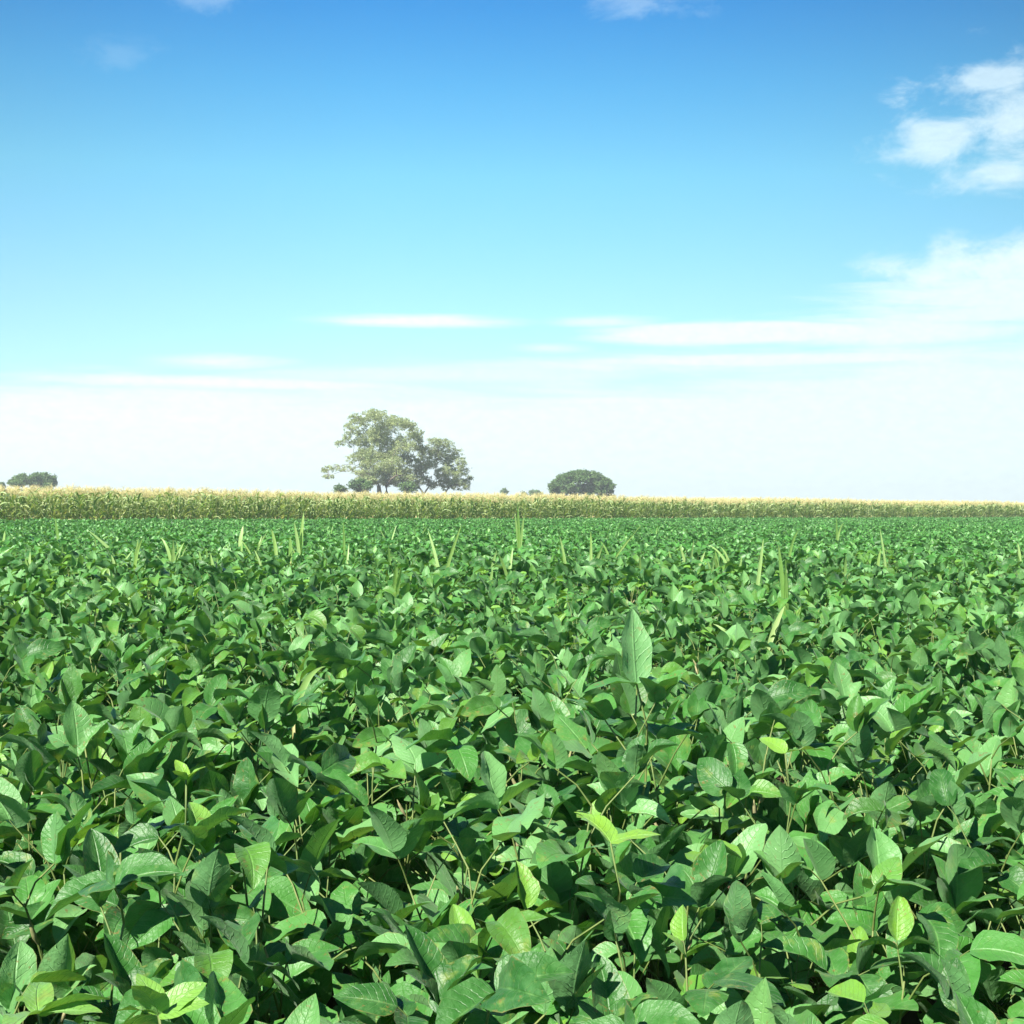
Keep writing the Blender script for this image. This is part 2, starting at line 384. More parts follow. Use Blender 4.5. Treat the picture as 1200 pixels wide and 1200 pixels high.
pts = []
g = random.Random(77); STEP = 0.27
iy = 0; y = -1.2
while y < 135:
    half = 3.2 + abs(max(y, 0)) * 0.42
    nx = int(half / STEP) + 1
    for i in range(-nx, nx + 1):
        x = i * STEP + g.uniform(-.11, .11) + (iy % 2) * STEP * .5; yy = y + g.uniform(-.11, .11)
        if corn_depth(x, yy) > -0.35: continue
        if math.hypot(x, yy) < 0.62: continue
        if math.hypot(x, yy) < 14 and math.sin(x * 4.1 + 1.3 * math.sin(yy * 1.7)) * math.sin(yy * 3.6 + x) > .72: continue     # thin spots
        pts.append((x, yy, g.random()))
    y += STEP; iy += 1

# planted where the photograph shows bright new growth or tall leaves: (photo x, y, height of the shoot tip)
SPECIAL = [
 (176, 1142, 1.03, (0, 0, .13, 5, .07, .6), 'soybean plant with a bright yellow-green new shoot near the lower left corner'),
 (196, 888, 1.06, (.02, 0, .16, 3, .045, 1.0), 'soybean plant topped by a tiny lime-green three-leaf shoot, left side of the field'),
 (768, 958, 1.06, (-.01, 0, .16, 2, .095, .9), 'soybean plant holding up a glowing pale yellow-green leaf below the middle of the photo'),
 (28, 1160, 1.0, (0, 0, .12, 4, .075, .5), 'soybean plant with fresh bright green leaves in the very lower left corner'),
 (992, 872, 1.10, (0, 0, .18, 2, .08, .75), 'soybean plant with one light green folded leaf, right of centre'),
]
special_xy = []
for (px, py, z, *_r) in SPECIAL:
    Y = F * (CAMZ - z) / (py - yh(px)); special_xy.append(((px - 600) / F * Y, Y))
HERO = (746, 800, 2.95)
hx = (HERO[0] - 600) / F * HERO[2]; special_xy.append((hx, HERO[2]))
pts = [p for p in pts if all(math.hypot(p[0] - a, p[1] - b) > .16 for a, b in special_xy)]

def in_view(x, y): return y > 0.9 and abs(x) < y * 0.375 + 0.22
vis = sorted([p for p in pts if in_view(p[0], p[1])], key=lambda p: p[1])
NEAR_N = 292
near = vis[:NEAR_N]; near_set = set(near); rest = [p for p in pts if p not in near_set]

NV = 12
protos = []
for k in range(NV):
    st, fo, po = soy_plant(100 + k, True, pods=(9 if k % 3 == 0 else 3))
    protos.append((st.mesh('soybean_stem', M_STEM), fo.mesh('soybean_foliage', M_SOY), [q.mesh('soybean_pod', M_POD) for q in po]))
proto_objs = []
GRP = 'soybean plants in the near part of the field'
def plant_at(k, x, y, rz, s, label, meshes=None, group=GRP):
    t = thing('soybean_plant', (x, y, 0), label, 'soybean plant', group)
    t.rotation_euler.z = rz; t.scale = (s, s, s)
    a, b, c = meshes or protos[k]
    obj('stem', a, t); obj('foliage', b, t); [obj('pod', q, t) for q in c]
    return t
for i, (x, y, q) in enumerate(near):
    plant_at(g.randrange(NV), x, y, q * 6.283, canopy_scale(x, y) * g.uniform(.93, 1.07),
             'mature leafy green soybean plant standing in the dense, large-leaved nearest part of the field')
for i, (px, py, z, shoot, lab) in enumerate(SPECIAL):
    st, fo, po = soy_plant(300 + i, True, shoot=shoot)
    m3 = (st.mesh('soybean_stem', M_STEM), fo.mesh('soybean_foliage', M_SOY), [q.mesh('soybean_pod', M_POD) for q in po])
    x, y = special_xy[i]
    topz = max(v.z for v, yv in zip(fo.v, fo.y) if abs(yv - shoot[5]) < 1e-6); plant_at(0, x, y, 0, z / topz, lab, m3)
# the tall plant with one big upright pale leaf
def hero():
    st, fo, po = soy_plant(411, True)
    t = canopy_scale(hx, HERO[2]); p = Vector((0, 0, .80)); q = Vector((0.0, -.02, (at(*HERO).z) / t))
    for j in range(4):
        zz = .93 + .045 * j; a = j * 2.4 + .5; e = Vector((0, 0, zz)) + polar(a, .5) * .07; tube(st, [Vector((0, 0, zz - .05)), e], [.002, .0016], 4, .4)
        for da in (0, 1.2, -1.2): leaflet(fo, e, polar(a + da, R(35 + 12 * j)), .2 * da, .095, .06, .3, .6, random.Random(j * 5 + int(da * 3)), True, .5 + .1 * j, 0)
    tube(st, [p, p.lerp(q, .3) + Vector((.02, 0, 0)), p.lerp(q, .7) + Vector((.022, 0, 0)), q], [.003, .0027, .0024, .002], 5, .5)
    leaflet(fo, q, Vector((-.10, .18, 1)), R(180), .158, .078, -.18, -.25, random.Random(5), True, .95, 0.0)
    leaflet(fo, q, Vector((.9, .1, .25)), 0, .12, .07, .2, .6, random.Random(6), True, .7, 0)
    leaflet(fo, q, Vector((-.9, -.2, .2)), 0, .12, .07, .2, .6, random.Random(7), True, .6, 0)
    m3 = (st.mesh('soybean_stem', M_STEM), fo.mesh('soybean_foliage', M_SOY), [q.mesh('soybean_pod', M_POD) for q in po])
    plant_at(0, hx, HERO[2], 0, t, 'soybean plant raising one large pale pointed leaf upright above the crop, right of centre', m3)
hero()

# the rest of the crop: one object of real plants set out by geometry nodes
def scatter(name, points, sources, label, cat=None):
    """points: (x, y, rz, scale, source index)"""
    src = bpy.data.collections.new(name + '_sources')
    for k, me in enumerate(sources):
        src.objects.link(bpy.data.objects.new('%s.%03d' % (name, 900 + k), me))
    me = bpy.data.meshes.new(name); me.from_pydata([(p[0], p[1], 0) for p in points], [], [])
    a = me.attributes.new('turn', 'FLOAT_VECTOR', 'POINT'); a.data.foreach_set('vector', np.array([(p[5] if len(p) > 5 else 0, p[6] if len(p) > 6 else 0, p[2]) for p in points], dtype=np.float32).ravel())
    a = me.attributes.new('size', 'FLOAT', 'POINT'); a.data.foreach_set('value', np.array([p[3] for p in points], dtype=np.float32))
    a = me.attributes.new('pick', 'INT', 'POINT'); a.data.foreach_set('value', np.array([p[4] for p in points], dtype=np.int32))
    o = obj(name, me); tag(o, label, cat, kind='stuff')
    ng = bpy.data.node_groups.new(name, 'GeometryNodeTree')
    ng.interface.new_socket('Geometry', in_out='INPUT', socket_type='NodeSocketGeometry')
    ng.interface.new_socket('Geometry', in_out='OUTPUT', socket_type='NodeSocketGeometry')
    N = ng.nodes; L = ng.links
    gi = N.new('NodeGroupInput'); go = N.new('NodeGroupOutput'); ip = N.new('GeometryNodeInstanceOnPoints'); ci = N.new('GeometryNodeCollectionInfo')
    ci.inputs['Collection'].default_value = src; ci.inputs['Separate Children'].default_value = True; ci.inputs['Reset Children'].default_value = True
    ip.inputs['Pick Instance'].default_value = True
    def na(nm, ty):
        n = N.new('GeometryNodeInputNamedAttribute'); n.data_type = ty; n.inputs['Name'].default_value = nm; return n.outputs['Attribute']
    er = N.new('FunctionNodeEulerToRotation'); L.new(na('turn', 'FLOAT_VECTOR'), er.inputs[0])
    L.new(gi.outputs[0], ip.inputs['Points']); L.new(ci.outputs[0], ip.inputs['Instance'])
    L.new(er.outputs[0], ip.inputs['Rotation']); L.new(na('size', 'FLOAT'), ip.inputs['Scale']); L.new(na('pick', 'INT'), ip.inputs['Instance Index'])
    L.new(ip.outputs[0], go.inputs[0])
    md = o.modifiers.new('plants', 'NODES'); md.node_group = ng
    return o

def merged(*parts):
    """one mesh out of several builders (mats by part)"""
    mb = MB()
    for k, p in enumerate(parts):
        b = len(mb.v); mb.v += p.v; mb.uv += p.uv; mb.t += p.t; mb.y += p.y
        mb.f += [tuple(i + b for i in f) for f in p.f]; mb.mi += [k] * len(p.f)
    return mb
src_meshes = []
for k in range(8):
    src_meshes.append(merged(*(lambda a, b, c: (a, b, merged(*c)))(*soy_plant(100 + k, True))).mesh('soybean_field', [M_STEM, M_SOY, M_POD]))
for k in range(8):
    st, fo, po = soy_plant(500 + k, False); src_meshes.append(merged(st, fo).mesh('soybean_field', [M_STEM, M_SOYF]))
sp = []
for (x, y, q) in rest:
    d = math.hypot(x, y)
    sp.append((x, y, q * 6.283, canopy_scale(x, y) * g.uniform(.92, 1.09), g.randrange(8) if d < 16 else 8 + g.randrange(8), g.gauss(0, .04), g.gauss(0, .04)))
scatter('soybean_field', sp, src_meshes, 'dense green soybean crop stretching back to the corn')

# ------------------------------------------------------------------ corn
def blade(mb, p, az, el0, L, W, bend, r, tint, dry=0.0, seg=6, twist=0.0, fold=.35):
    """a long strap leaf that arches over"""
    vs = []; uvs = []; fs = []; pos = p.copy(); e = el0
    for i in range(seg + 1):
        t = i / seg
        d = polar(az, e); s = Vector((-math.sin(az), math.cos(az), 0)); n = s.cross(d) * -1
        q = Matrix.Rotation(twist * t, 3, d); s = q @ s; n = q @ n
        w = W * .5 * min(1, .55 + t * 2.2) * (1 - t ** 2.4) + .0008
        for c in (-1, 0, 1):
            vs.append(pos + s * c * w + n * abs(c) * w * fold); uvs.append((.5 + c * .5, t))
        pos = pos + d * (L / seg); e -= bend / seg * (0.4 + 1.2 * t)
    for i in range(seg):
        for k in range(2): fs.append((i * 3 + k, i * 3 + k + 1, (i + 1) * 3 + k + 1, (i + 1) * 3 + k))
    mb.add(vs, fs, uvs, tint, dry)

def corn_plant(seed):
    r = random.Random(seed); st, lf, ta, ea = MB(), MB(), MB(), MB()
    H = r.uniform(1.82, 1.95); az = r.uniform(0, 6.28)
    lx, ly = r.gauss(0, .03), r.gauss(0, .03)
    def sa(t): return Vector((lx * t, ly * t, H * t))
    tube(st, [sa(i / 6) for i in range(7)], [.013 * (1 - .6 * i / 6) for i in range(7)], 5, r.random())
    n = 13
    for k in range(n):
        t = .12 + .84 * k / (n - 1); a = az + k * math.pi + r.gauss(0, .35)
        low = t < .42
        dry = (r.uniform(.0, .55) if low else (r.uniform(.1, .6) if r.random() < .35 else 0.05))
        L = r.uniform(.55, .8) * (1 - .45 * max(0, t - .6)); bend = r.uniform(1.6, 2.9)
        blade(lf, sa(t), a, R(r.uniform(58, 76)), L, r.uniform(.065, .09), bend if not low else bend + .5, r, r.random(), dry, 7, r.gauss(0, .8))
    tp = sa(1.0)
    tube(ta, [tp, tp + Vector((r.gauss(0, .01), r.gauss(0, .01), .2)), tp + Vector((r.gauss(0, .03), r.gauss(0, .03), .40))], [.006, .007, .003], 4, r.random())
    for k in range(15):
        a = r.uniform(0, 6.28); e = R(r.uniform(35, 85)); q = tp + Vector((0, 0, .08 + .013 * k)); L = r.uniform(.16, .27)
        m1 = q + polar(a, e) * L * .5; m2 = m1 + polar(a, e - R(r.uniform(10, 50))) * L * .5
        tube(ta, [q, m1, m2], [.004, .0065, .003], 3, r.random())
    p = sa(r.uniform(.44, .52)); a = r.uniform(0, 6.28); d = polar(a, R(62))
    tube(ea, [p, p + d * .05, p + d * .13, p + d * .2, p + d * .24], [.012, .026, .028, .018, .006], 6, .9)
    return st, lf, ta, ea
cp = [corn_plant(900 + k) for k in range(8)]
M_HUSK = plain_mat('corn_husk', (0.42, 0.36, 0.16), (0.60, 0.50, 0.27), 20, 0.8)
cparts = [(a.mesh('corn_stalk', M_STALK), b.mesh('corn_leaves', M_CORN), c.mesh('corn_tassel', M_TASSEL), d.mesh('corn_ear', M_HUSK)) for a, b, c, d in cp]
cmerged = [merged(*q).mesh('corn_field', [M_STALK, M_CORN, M_TASSEL, M_HUSK]) for q in cp]
cg = random.Random(5)
front = []; crest = []
elen = (E1 - E0).length
for row in range(22):
    s = -14.0
    while s < elen + 40:
        s += .19 + cg.uniform(-.05, .05) + (0.02 * row if row > 8 else 0)
        if cg.random() < .03: continue
        p = E0 + ED * s + EN * (row * .72 + cg.uniform(-.06, .06))
        rec = (p.x, p.y, cg.uniform(0, 6.28), cg.uniform(.92, 1.06) * (1 + .018 * math.sin(s * .23) + .012 * math.sin(s * .61 + row)), cg.randrange(8), cg.gauss(0, .035), cg.gauss(0, .035))
        (front if row == 0 and abs(p.x) < .385 * p.y else crest).append(rec)
front.sort(key=lambda p: p[1])
for p in front[:292]:
    t = thing('corn_plant', (p[0], p[1], 0), 'tasselled green corn plant in the front row of the corn, towards its nearer end', 'corn plant', 'corn plants of the front row')
    t.rotation_euler = (p[5], p[6], p[2]); t.scale = (p[3],) * 3
    for nm, me in zip(('stalk', 'leaves', 'tassel', 'ear'), cparts[p[4]]): obj(nm, me, t)
scatter('corn_field', front[292:] + crest, cmerged, 'tall ripening corn crop with pale tassels behind the soybeans')

# ------------------------------------------------------------------ volunteer corn shoots standing out of the soybeans
def soy_top(x, y): return canopy_scale(x, y) * 0.98
SHOOTS = [
 # base x, base y, [(tip x, tip y, sideways sag, width m)], label
 (609, 642, [(606, 588, .05, .05), (603, 600, .0, .045), (614, 602, -.05, .045)], 'tallest pale corn shoot, reaching up against the corn near the middle of the photo'),
 (352, 646, [(355, 600, .1, .05), (346, 612, -.1, .05)], 'pale corn shoot with two long upright blades, left of the big tree\'s foot'),
 (341, 648, [(340, 628, .0, .05)], 'short stubby pale corn blade just beside the taller two-bladed shoot'),
 (325, 648, [(317, 620, .25, .05), (322, 632, .1, .04)], 'corn shoot with a yellow-tipped blade curving left, third clump left of centre'),
 (404, 646, [(402, 612, 0, .035)], 'thin straight corn shoot standing below the big tree'),
 (458, 662, [(456, 638, 0, .05), (470, 672, .3, .04)], 'short broad corn shoot with a second blade falling to the right'),
 (519, 672, [(501, 622, .15, .035), (541, 615, -.15, .04)], 'corn shoot spreading in a wide V below the second tree'),
 (596, 665, [(601, 642, 0, .03), (584, 648, .2, .03)], 'small thin corn shoot just in front of the tallest pale one'),
 (665, 660, [(656, 628, .1, .05), (659, 640, 0, .05)], 'corn shoot with two broad pale blades leaning left, below the round tree'),
 (693, 668, [(693, 624, 0, .04), (707, 636, -.2, .03)], 'slim corn shoot standing straight below the round tree'),
 (716, 650, [(704, 634, .35, .035), (752, 615, -.1, .04)], 'corn shoot with a long blade slanting up to the right, right of the round tree'),
 (750, 672, [(749, 650, 0, .035)], 'single short corn blade a little below the right-slanting shoot'),
 (807, 664, [(797, 640, .2, .035), (812, 632, 0, .045)], 'corn shoot with one narrow and one broad upright blade, right of centre'),
 (858, 662, [(828, 638, .6, .04), (845, 640, .5, .03)], 'corn shoot with blades arching over to the left'),
 (886, 684, [(897, 632, .05, .055)], 'one broad pale corn blade leaning right, beside the three-bladed clump'),
 (922, 705, [(911, 638, -.05, .05), (919, 655, 0, .045), (925, 668, -.1, .04)], 'clump of three upright pale corn blades, the nearest tall one at right'),
 (924, 650, [(936, 620, .5, .04)], 'corn blade bent over at its top behind the three-bladed clump'),
 (1040, 668, [(1034, 620, 0, .04), (1037, 640, .1, .05)], 'slender upright corn shoot standing alone in the right part of the crop'),
 (981, 634, [(979, 604, 0, .05), (988, 612, -.6, .04)], 'distant thin corn shoot close to the corn edge at right'),
 (1196, 660, [(1197, 636, 0, .05), (1190, 650, .1, .04)], 'corn shoot at the right edge of the photo'),
 (140, 645, [(104, 621, .1, .06)], 'long pale corn blade slanting down to the right, far left of the crop'),
 (70, 636, [(66, 606, 0, .05)], 'thin straight corn shoot near the left edge of the photo'),
 (157, 664, [(160, 632, 0, .04), (168, 630, -.5, .04)], 'corn shoot bent at the top, right of the long slanting blade'),
 (203, 658, [(203, 632, 0, .045), (185, 630, .6, .04), (213, 636, -.3, .04)], 'branching corn shoot with drooping blades, left part of the crop'),
 (281, 634, [(284, 616, -.1, .07)], 'small corn shoot with a brownish tip, between the left clumps'),
 (4, 634, [(5, 622, 0, .05)], 'short corn blade touching the left edge of the photo'),
 (868, 738, [(838, 732, .5, .035), (846, 736, .6, .03)], 'low corn leaf arching to the left over the nearer soybeans'),
 (900, 736, [(925, 712, -.3, .025)], 'narrow corn leaf pointing right, low in front of the three-bladed clump'),
 (345, 800, [(382, 785, -.9, .02)], 'pale curled grass-like corn leaf among the large soybean leaves, left of centre'),
]
sg = random.Random(42)
for k in range(34):
    bx = sg.uniform(20, 1190); by = sg.uniform(624, 690); n = sg.choice((1, 1, 2)); hh = sg.uniform(9, 22) * (by - 560) / 90
    SHOOTS.append((bx, by, [(bx + sg.gauss(0, 9), by - hh * sg.uniform(.6, 1.1), sg.uniform(-.3, .3), .026) for _ in range(n)], 'slight thin-bladed corn shoot barely clearing the soybeans in the middle distance'))
for bx, by, bl, lab in SHOOTS:
    Y = 10.0
    for _ in range(12):
        xx = (bx - 600) / F * Y; Y = F * (CAMZ - soy_top(xx, Y)) / (by - yh(bx))
    P = at(bx, by, Y); r = random.Random(int(bx * 7 + by))
    t = thing('corn_shoot', (P.x, P.y, 0), lab, 'corn shoot', 'volunteer corn shoots standing out of the soybeans')
    st = MB(); tube(st, [Vector((0, 0, 0)), Vector((.01, 0, P.z * .5)), Vector((0, 0, P.z - .1))], [.009, .008, .006], 6, .6)
    obj('stalk', st.mesh('corn_shoot_stalk', M_STALK), t)
    for tx, ty, sag, W in bl:
        tip = at(tx, ty, Y) - Vector((P.x, P.y, 0)); dy = r.uniform(-.06, .06); tip.y += dy
        b = Vector((0, 0, P.z - .12)); v = tip - b; mb = MB(); n = 9; vs = []; uvs = []; fs = []
        side = Vector((1, 0, 0)) if abs(v.x) < abs(v.z) * 1.5 else Vector((0, .5, 1)).normalized()
        side = (side + Vector((0, r.uniform(-.35, .35), 0))).normalized()
        perp = Vector((-v.z, 0, v.x)).normalized() if abs(v.length) > 0 else Vector((1, 0, 0))
        if perp.z < 0: perp = -perp
        W = min(W, .026) if Y < 14 else W * .85
        for i in range(n + 1):
            q = i / n; p = b + v * q + (Vector((0, 0, 1)) * abs(sag) * v.length * .9 + Vector((-1 if v.x > 0 else 1, 0, 0)) * abs(sag) * .2 * v.length) * q * (1 - q) * 1.2 + Vector((0, dy, 0)) * q * q
            w = W * .5 * (min(1, .5 + q * 2) * (1 - q ** 4)) + .0015
            s = Matrix.Rotation(q * r.uniform(.0, .5), 3, v.normalized()) @ side; nn = s.cross(v).normalized()
            for c in (-1, 0, 1): vs.append(p + s * c * w + nn * abs(c) * w * .3); uvs.append((.5 + c * .5, q))
        for i in range(n):
            for k in range(2): fs.append((i * 3 + k, i * 3 + k + 1, (i + 1) * 3 + k + 1, (i + 1) * 3 + k))
        mb.add(vs, fs, uvs, r.uniform(.3, 1), r.uniform(0, .3))
        obj('leaf', mb.mesh('corn_shoot_leaf', M_SHOOT), t)

# ------------------------------------------------------------------ trees beyond the corn
def make_tree(name, cx, D, lobes, label, cat, mat, leaf=.42, dens=1.0, trunk_r=.6, trunks=None, seed=1, hollow=.55, group='trees beyond the corn', sag=.3, fork=.3, lacy=False):
    """lobes: (photo x, photo y, half width, half height in photo pixels, density) of each leaf mass"""
    r = random.Random(seed); k = D / F
    root = thing(name, (at(cx, 0, D).x, D, 0), label, cat, group)
    ox = (cx - 600) * k
    L = []
    wid = max(abs(l[0] - cx) for l in lobes) * k + 1
    for (px, py, rx, ry, de) in lobes:
        p = at(px, py, D); rel = (px - cx) * k
        span = math.sqrt(max(.05, 1 - (rel / wid) ** 2)) * wid * .55
        L.append((Vector((p.x - ox, r.uniform(-span, span), p.z)), rx * k * (1 if lacy else .82), ry * k * (1 if lacy else .86), max(de, .55) if lacy else de))
    tk = MB(); zs = [l[0].z for l in L]; ztop = max(zs)
    trunks = trunks or [(cx, 0)]
    bases = []
    for (tx, lean) in trunks:
        b = Vector(((tx - cx) * k, r.uniform(-.6, .6), 0)); h = ztop * fork
        p = [b + Vector((lean * k * q * q + math.sin(q * 5 + tx) * .15, math.cos(q * 4) * .15, h * q)) for q in (0, .15, .4, .7, 1)]
        tube(tk, p, [trunk_r * 1.35, trunk_r * 1.05, trunk_r * .9, trunk_r * .8, trunk_r * .6], 9, .5); bases.append(p[-1])
    nodes = [(b, trunk_r * .6) for b in bases]
    for (c, a, b, de) in sorted(L, key=lambda l: (l[0] - bases[0]).length):
        cand = [n for n in nodes if n[0].z < c.z + 1.0] or nodes[:len(bases)]
        s = min(cand, key=lambda n: (n[0] - c).length + (0 if n[0].z < c.z else 3)); rr = max(.06, min(s[1] * .72, trunk_r * .32))
        p0, v = s[0], c - s[0]
        up = Vector((r.gauss(0, .08), r.gauss(0, .08), .18)) * v.length
        path = [p0 + v * q + up * math.sin(math.pi * q) for q in (0, .25, .5, .75, 1)]
        tube(tk, path, [rr, rr * .9, rr * .75, rr * .6, rr * .45], 6, .5)
        nodes += [(path[2], rr * .75), (path[4], rr * .5)]
        for _ in range(int(6 + a * 1.5)):              # twigs
            d = Vector((r.gauss(0, 1) * a, r.gauss(0, 1) * a, r.gauss(0, 1) * b)); d *= .8 / max(.3, math.sqrt((d.x / a) ** 2 + (d.y / a) ** 2 + (d.z / b) ** 2))
            tube(tk, [c, c + d * .5 + Vector((0, 0, .1 * d.length)), c + d], [rr * .4, rr * .25, .03], 4, .5)
    obj('trunk', tk.mesh('tree_trunk', M_BARK), root)
    cr = MB(); V = []; Fc = []; tt = []; yy = []
    for (c, a, b, de) in L:
        nclump = max(6, int(a * b * (17.0 if lacy else 9.0) * dens * de) + 10)
        for _ in range(nclump):
            u = Vector((r.gauss(0, 1), r.gauss(0, 1), r.gauss(0, 1))).normalized() * (hollow + (1 - hollow) * r.random() ** .6)
            cc = c + Vector((u.x * a * 1.08, u.y * a, u.z * b * 1.08)); cs = r.uniform(.5, 1.05) * min(1.3, max(.5, a * .35)) * (.72 if lacy else 1); ct = r.random()
            for _ in range(int((95 if lacy else 75) * cs * cs * de) + 20):
                o = Vector((r.gauss(0, 1), r.gauss(0, 1), r.gauss(0, .6))) * cs * .55; o.z -= sag * cs * r.random()
                p = cc + o; l = leaf * r.uniform(.6, 1.3); w = l * r.uniform(.35, .6)
                d = Vector((r.gauss(0, 1), r.gauss(0, 1), r.gauss(-.25, .7))).normalized(); q = d.orthogonal().normalized(); q = Matrix.Rotation(r.uniform(0, 6.28), 3, d) @ q
                bi = len(V); V += [p, p + d * l * .5 + q * w * .5, p + d * l, p + d * l * .5 - q * w * .5]; Fc.append((bi, bi + 1, bi + 2, bi + 3))
                tn = min(1, max(0, ct * .7 + r.random() * .4)); tt += [tn] * 4; yy += [0] * 4
    cr.v = V; cr.f = Fc; cr.uv = [(0, 0)] * len(V); cr.t = tt; cr.y = yy; cr.mi = [0] * len(Fc)
    obj('crown', cr.mesh('tree_crown', mat, smooth=False), root)
    return root

def cv(lst, ox, oy, sc): return [(ox + X / sc, oy + Y / sc, a / sc, b / sc, d) for X, Y, a, b, d in lst]
big = cv([(440, 150, 75, 40, .8), (350, 175, 60, 40, .7), (265, 195, 42, 28, .55), (480, 220, 80, 50, .9), (585, 200, 85, 38, 1.1), (670, 255, 60, 45, 1), (380, 260, 90, 45, .8),
 (480, 320, 80, 50, .9), (570, 300, 80, 45, .45), (300, 320, 50, 30, .6), (225, 330, 38, 18, .45), (400, 400, 90, 45, 1.2), (510, 410, 80, 45, 1.1), (305, 420, 45, 30, .7), (610, 410, 60, 45, .9),
 (190, 480, 60, 24, .6), (115, 495, 28, 12, .5), (150, 535, 35, 12, .35), (250, 480, 38, 22, .6), (350, 520, 70, 35, 1.0), (470, 500, 90, 45, 1.3), (590, 510, 80, 45, 1.2), (670, 350, 45, 35, .7), (700, 290, 35, 35, .8),
 (430, 560, 70, 30, 1.0), (660, 550, 45, 28, .7)], 360, 460, 5.4545)
big += cv([(400, 130, 60, 35, .8), (320, 165, 50, 35, .8), (300, 245, 50, 35, .6), (340, 290, 60, 40, .8), (265, 290, 35, 25, .5), (520, 160, 60, 35, .9), (640, 210, 55, 35, .9), (710, 330, 30, 40, .8), (450, 270, 70, 60, 1), (540, 370, 80, 50, 1), (420, 460, 70, 40, 1), (560, 450, 80, 40, 1), (350, 340, 60, 40, .8), (620, 330, 60, 50, .8), (500, 560, 80, 30, 1), (400, 560, 60, 30, 1), (600, 570, 70, 30, 1), (690, 470, 40, 50, .8), (650, 430, 50, 40, .8), (700, 560, 40, 35, .8)], 360, 460, 5.4545)
make_tree('eucalyptus_tree', 449, 250, big, 'tallest and widest grey-green eucalyptus tree rising behind the corn', 'tree', M_EUC, leaf=.3, dens=1.0, trunk_r=.6, trunks=[(447, -3), (451, 2)], seed=21, hollow=.2, lacy=True)
sec = cv([(800, 585, 40, 30, .9), (760, 560, 35, 30, .8), (990, 570, 45, 30, .9), (920, 560, 50, 35, 1), (850, 545, 50, 35, 1), (1000, 500, 35, 35, .8), (910, 470, 60, 45, .9), (840, 370, 60, 40, .9), (735, 380, 30, 40, .9), (715, 470, 35, 40, .9), (700, 350, 30, 30, .7), (825, 320, 60, 30, .9), (890, 330, 55, 35, .8), (945, 385, 45, 40, .9), (800, 400, 60, 40, 1.0), (880, 420, 60, 45, .9), (985, 450, 35, 40, .8), (780, 455, 60, 35, 1.1), (870, 500, 65, 40, 1.0), (960, 520, 50, 40, .8),
 (1030, 545, 30, 18, .6), (720, 520, 45, 35, 1.0), (870, 580, 50, 40, 1.1), (950, 590, 60, 30, 1.0), (1020, 600, 30, 22, .6), (760, 350, 30, 35, .7), (735, 430, 35, 35, .8), (700, 590, 30, 28, .5)], 360, 460, 5.4545)
make_tree('eucalyptus_tree', 521, 256, sec, 'smaller rounded eucalyptus tree touching the right side of the tallest tree', 'tree', M_EUC, leaf=.3, trunk_r=.55, trunks=[(492, 4), (517, 3)], seed=34, hollow=.2, lacy=True)
rt = []
for i in range(17):
    X = 470 + i * 25; e = math.sqrt(max(0, 1 - ((X - 668) / 225) ** 2)); top = 300 - 175 * e ** .9
    rt.append((X, top + 22, 34, 20, 1.5))
    if 2 < i < 15: rt.append((X, top + 60, 36, 26, 1.3))
for X in (475, 510, 545, 585, 620, 660, 700, 740, 780, 820, 865): rt += [(X, 240, 30, 20, .9), (X, 270, 30, 20, .9)]
for X in (470, 540, 620, 720, 800, 870): rt.append((X, 310, 28, 24, .8))
make_tree('umbrella_tree', 681, 300, cv(rt, 570, 530, 6), 'dark green dome-shaped tree with a flat base, standing alone behind the corn', 'tree', M_DARKT, leaf=.5, dens=2.0, trunk_r=.5, trunks=[(676, -10), (682, 0), (687, 10)], seed=8, hollow=.3, sag=.1, fork=.35)
for nm, cx, D, lst, lab, sd_ in (
  ('broadleaf_tree', 46, 300, [(165, 115, 30, 22, 1.5), (195, 112, 30, 22, 1.5), (215, 125, 30, 25, 1.4), (240, 132, 20, 24, 1.3), (150, 135, 26, 25, 1.4), (195, 145, 40, 22, 1.4), (235, 158, 24, 20, 1)], 'dark bushy tree at far left behind the corn, the taller of two clumps', 5),
  ('broadleaf_tree', 22, 296, [(75, 125, 24, 18, 1.4), (95, 118, 26, 18, 1.4), (115, 132, 20, 20, 1.3), (65, 142, 20, 16, 1.2), (95, 148, 30, 18, 1.2)], 'lower dark round tree just left of the taller far-left clump', 6)):
    make_tree(nm, cx, D, cv(lst, 0, 530, 4), lab, 'tree', M_DARKT, leaf=.5, dens=2.4, trunk_r=.35, seed=sd_, hollow=.3, sag=.1, fork=.45)
for cx, D, lst, lab, sd_ in (
  (3, 340, [(12, 146, 9, 7, 1.2), (14, 156, 8, 8, 1)], 'tiny treetop just showing over the corn at the left edge of the photo', 51),):
    make_tree('broadleaf_tree', cx, D, cv(lst, 0, 530, 4), lab, 'tree', M_DARKT, leaf=.45, dens=2, trunk_r=.2, seed=sd_, hollow=.3, fork=.5)
make_tree('broadleaf_tree', 627, 420, cv([(325, 278, 24, 12, 1.3), (355, 276, 26, 14, 1.3), (375, 288, 20, 12, 1.2), (340, 295, 40, 14, 1.1)], 570, 530, 6), 'small low rounded treetop left of the dome-shaped tree', 'tree', M_DARKT, leaf=.55, dens=1.6, trunk_r=.3, seed=61, hollow=.3, fork=.5)
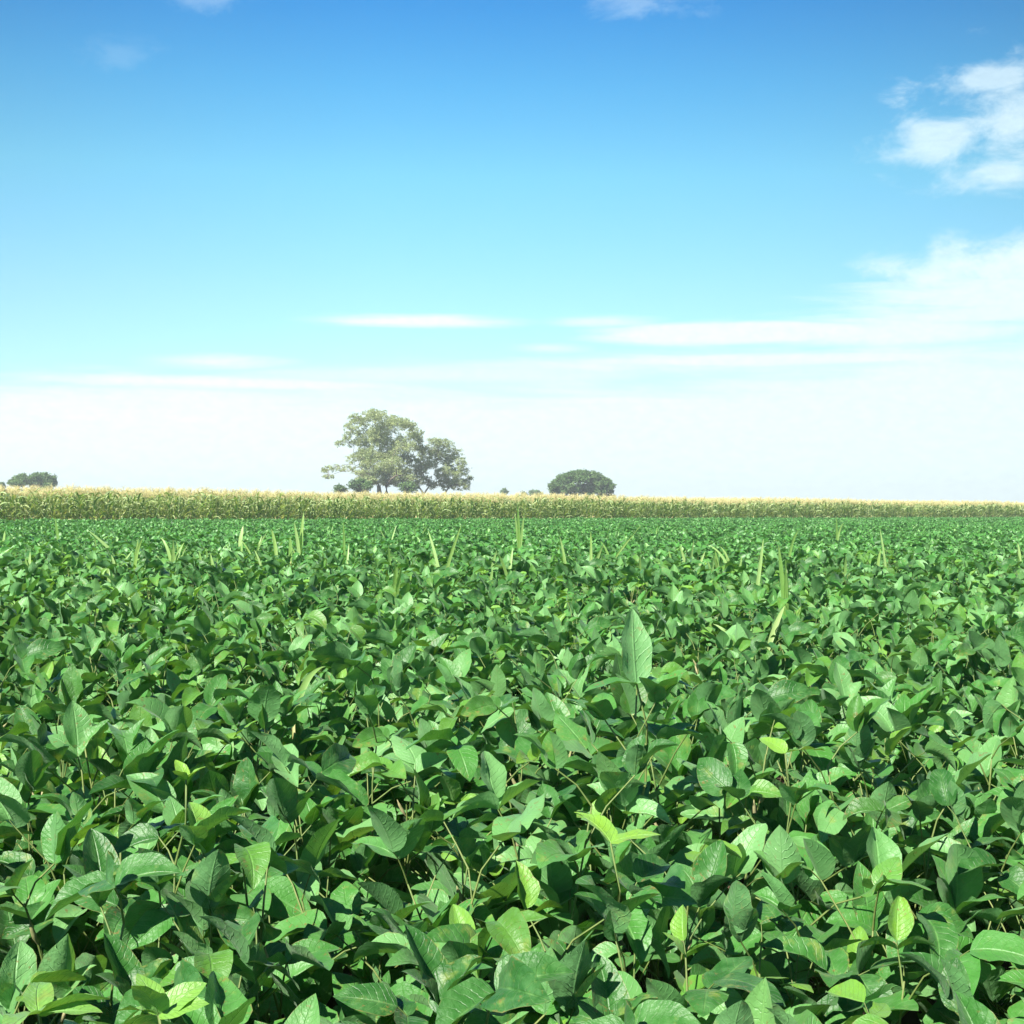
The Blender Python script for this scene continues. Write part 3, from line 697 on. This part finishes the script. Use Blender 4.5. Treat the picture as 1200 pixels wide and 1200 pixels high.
make_tree('thin_tree', 590, 420, cv([(112, 272, 9, 8, .5), (125, 262, 7, 8, .5), (138, 275, 10, 6, .5), (120, 288, 16, 8, .5)], 570, 530, 6), 'tiny sparse treetop between the eucalyptus trees and the dome-shaped tree', 'tree', M_DARKT, leaf=.5, dens=.8, trunk_r=.2, seed=62, hollow=.3, fork=.6)
make_tree('shrub', 614, 425, cv([(262, 286, 10, 6, 1), (272, 292, 12, 8, 1)], 570, 530, 6), 'tiny bush touching the left of the small low rounded treetop', 'shrub', M_DARKT, leaf=.5, dens=1.4, trunk_r=.12, seed=63, hollow=.3, fork=.5)
for cx, lst, lab, sd_ in (
  (421, [(300, 585, 35, 26, 1.6), (345, 575, 45, 28, 1.6), (385, 595, 35, 28, 1.5), (330, 615, 60, 22, 1.4)], 'dark bluish understory tree at the left foot of the tallest eucalyptus', 71),
  (400, [(205, 600, 26, 14, .6), (230, 615, 24, 14, .6), (185, 622, 14, 10, .5)], 'thin pale bush at the far left foot of the tallest eucalyptus', 72),
  (478, [(625, 600, 35, 24, 1.5), (660, 595, 30, 26, 1.5), (650, 620, 50, 16, 1.4)], 'dark understory tree at the right foot of the tallest eucalyptus', 73)):
    make_tree('understory_tree', cx, 243, cv(lst, 360, 460, 5.4545), lab, 'tree', M_DARKT, leaf=.4, dens=1.8, trunk_r=.22, seed=sd_, hollow=.3, fork=.4)

# ------------------------------------------------------------------ haze
HAZE = 0.00065
if HAZE:
    me = bpy.data.meshes.new('haze'); X = 1620; z0, z1 = -1.1, 32
    me.from_pydata([(x, y, z) for z in (z0, z1) for x, y in ((-X, -X), (X, -X), (X, X), (-X, X))], [], [(3, 2, 1, 0), (4, 5, 6, 7), (0, 1, 5, 4), (1, 2, 6, 5), (2, 3, 7, 6), (3, 0, 4, 7)])
    m = bpy.data.materials.new('haze'); m.use_nodes = True; T = NT(m.node_tree); T.n.clear()
    pv = T.add('ShaderNodeVolumePrincipled'); pv.inputs['Color'].default_value = (0.88, 0.97, 1.0, 1); pv.inputs['Density'].default_value = HAZE
    T.l.new(pv.outputs[0], T.add('ShaderNodeOutputMaterial').inputs['Volume']); me.materials.append(m)
    tag(obj('haze', me), 'pale summer haze over the fields', kind='stuff')
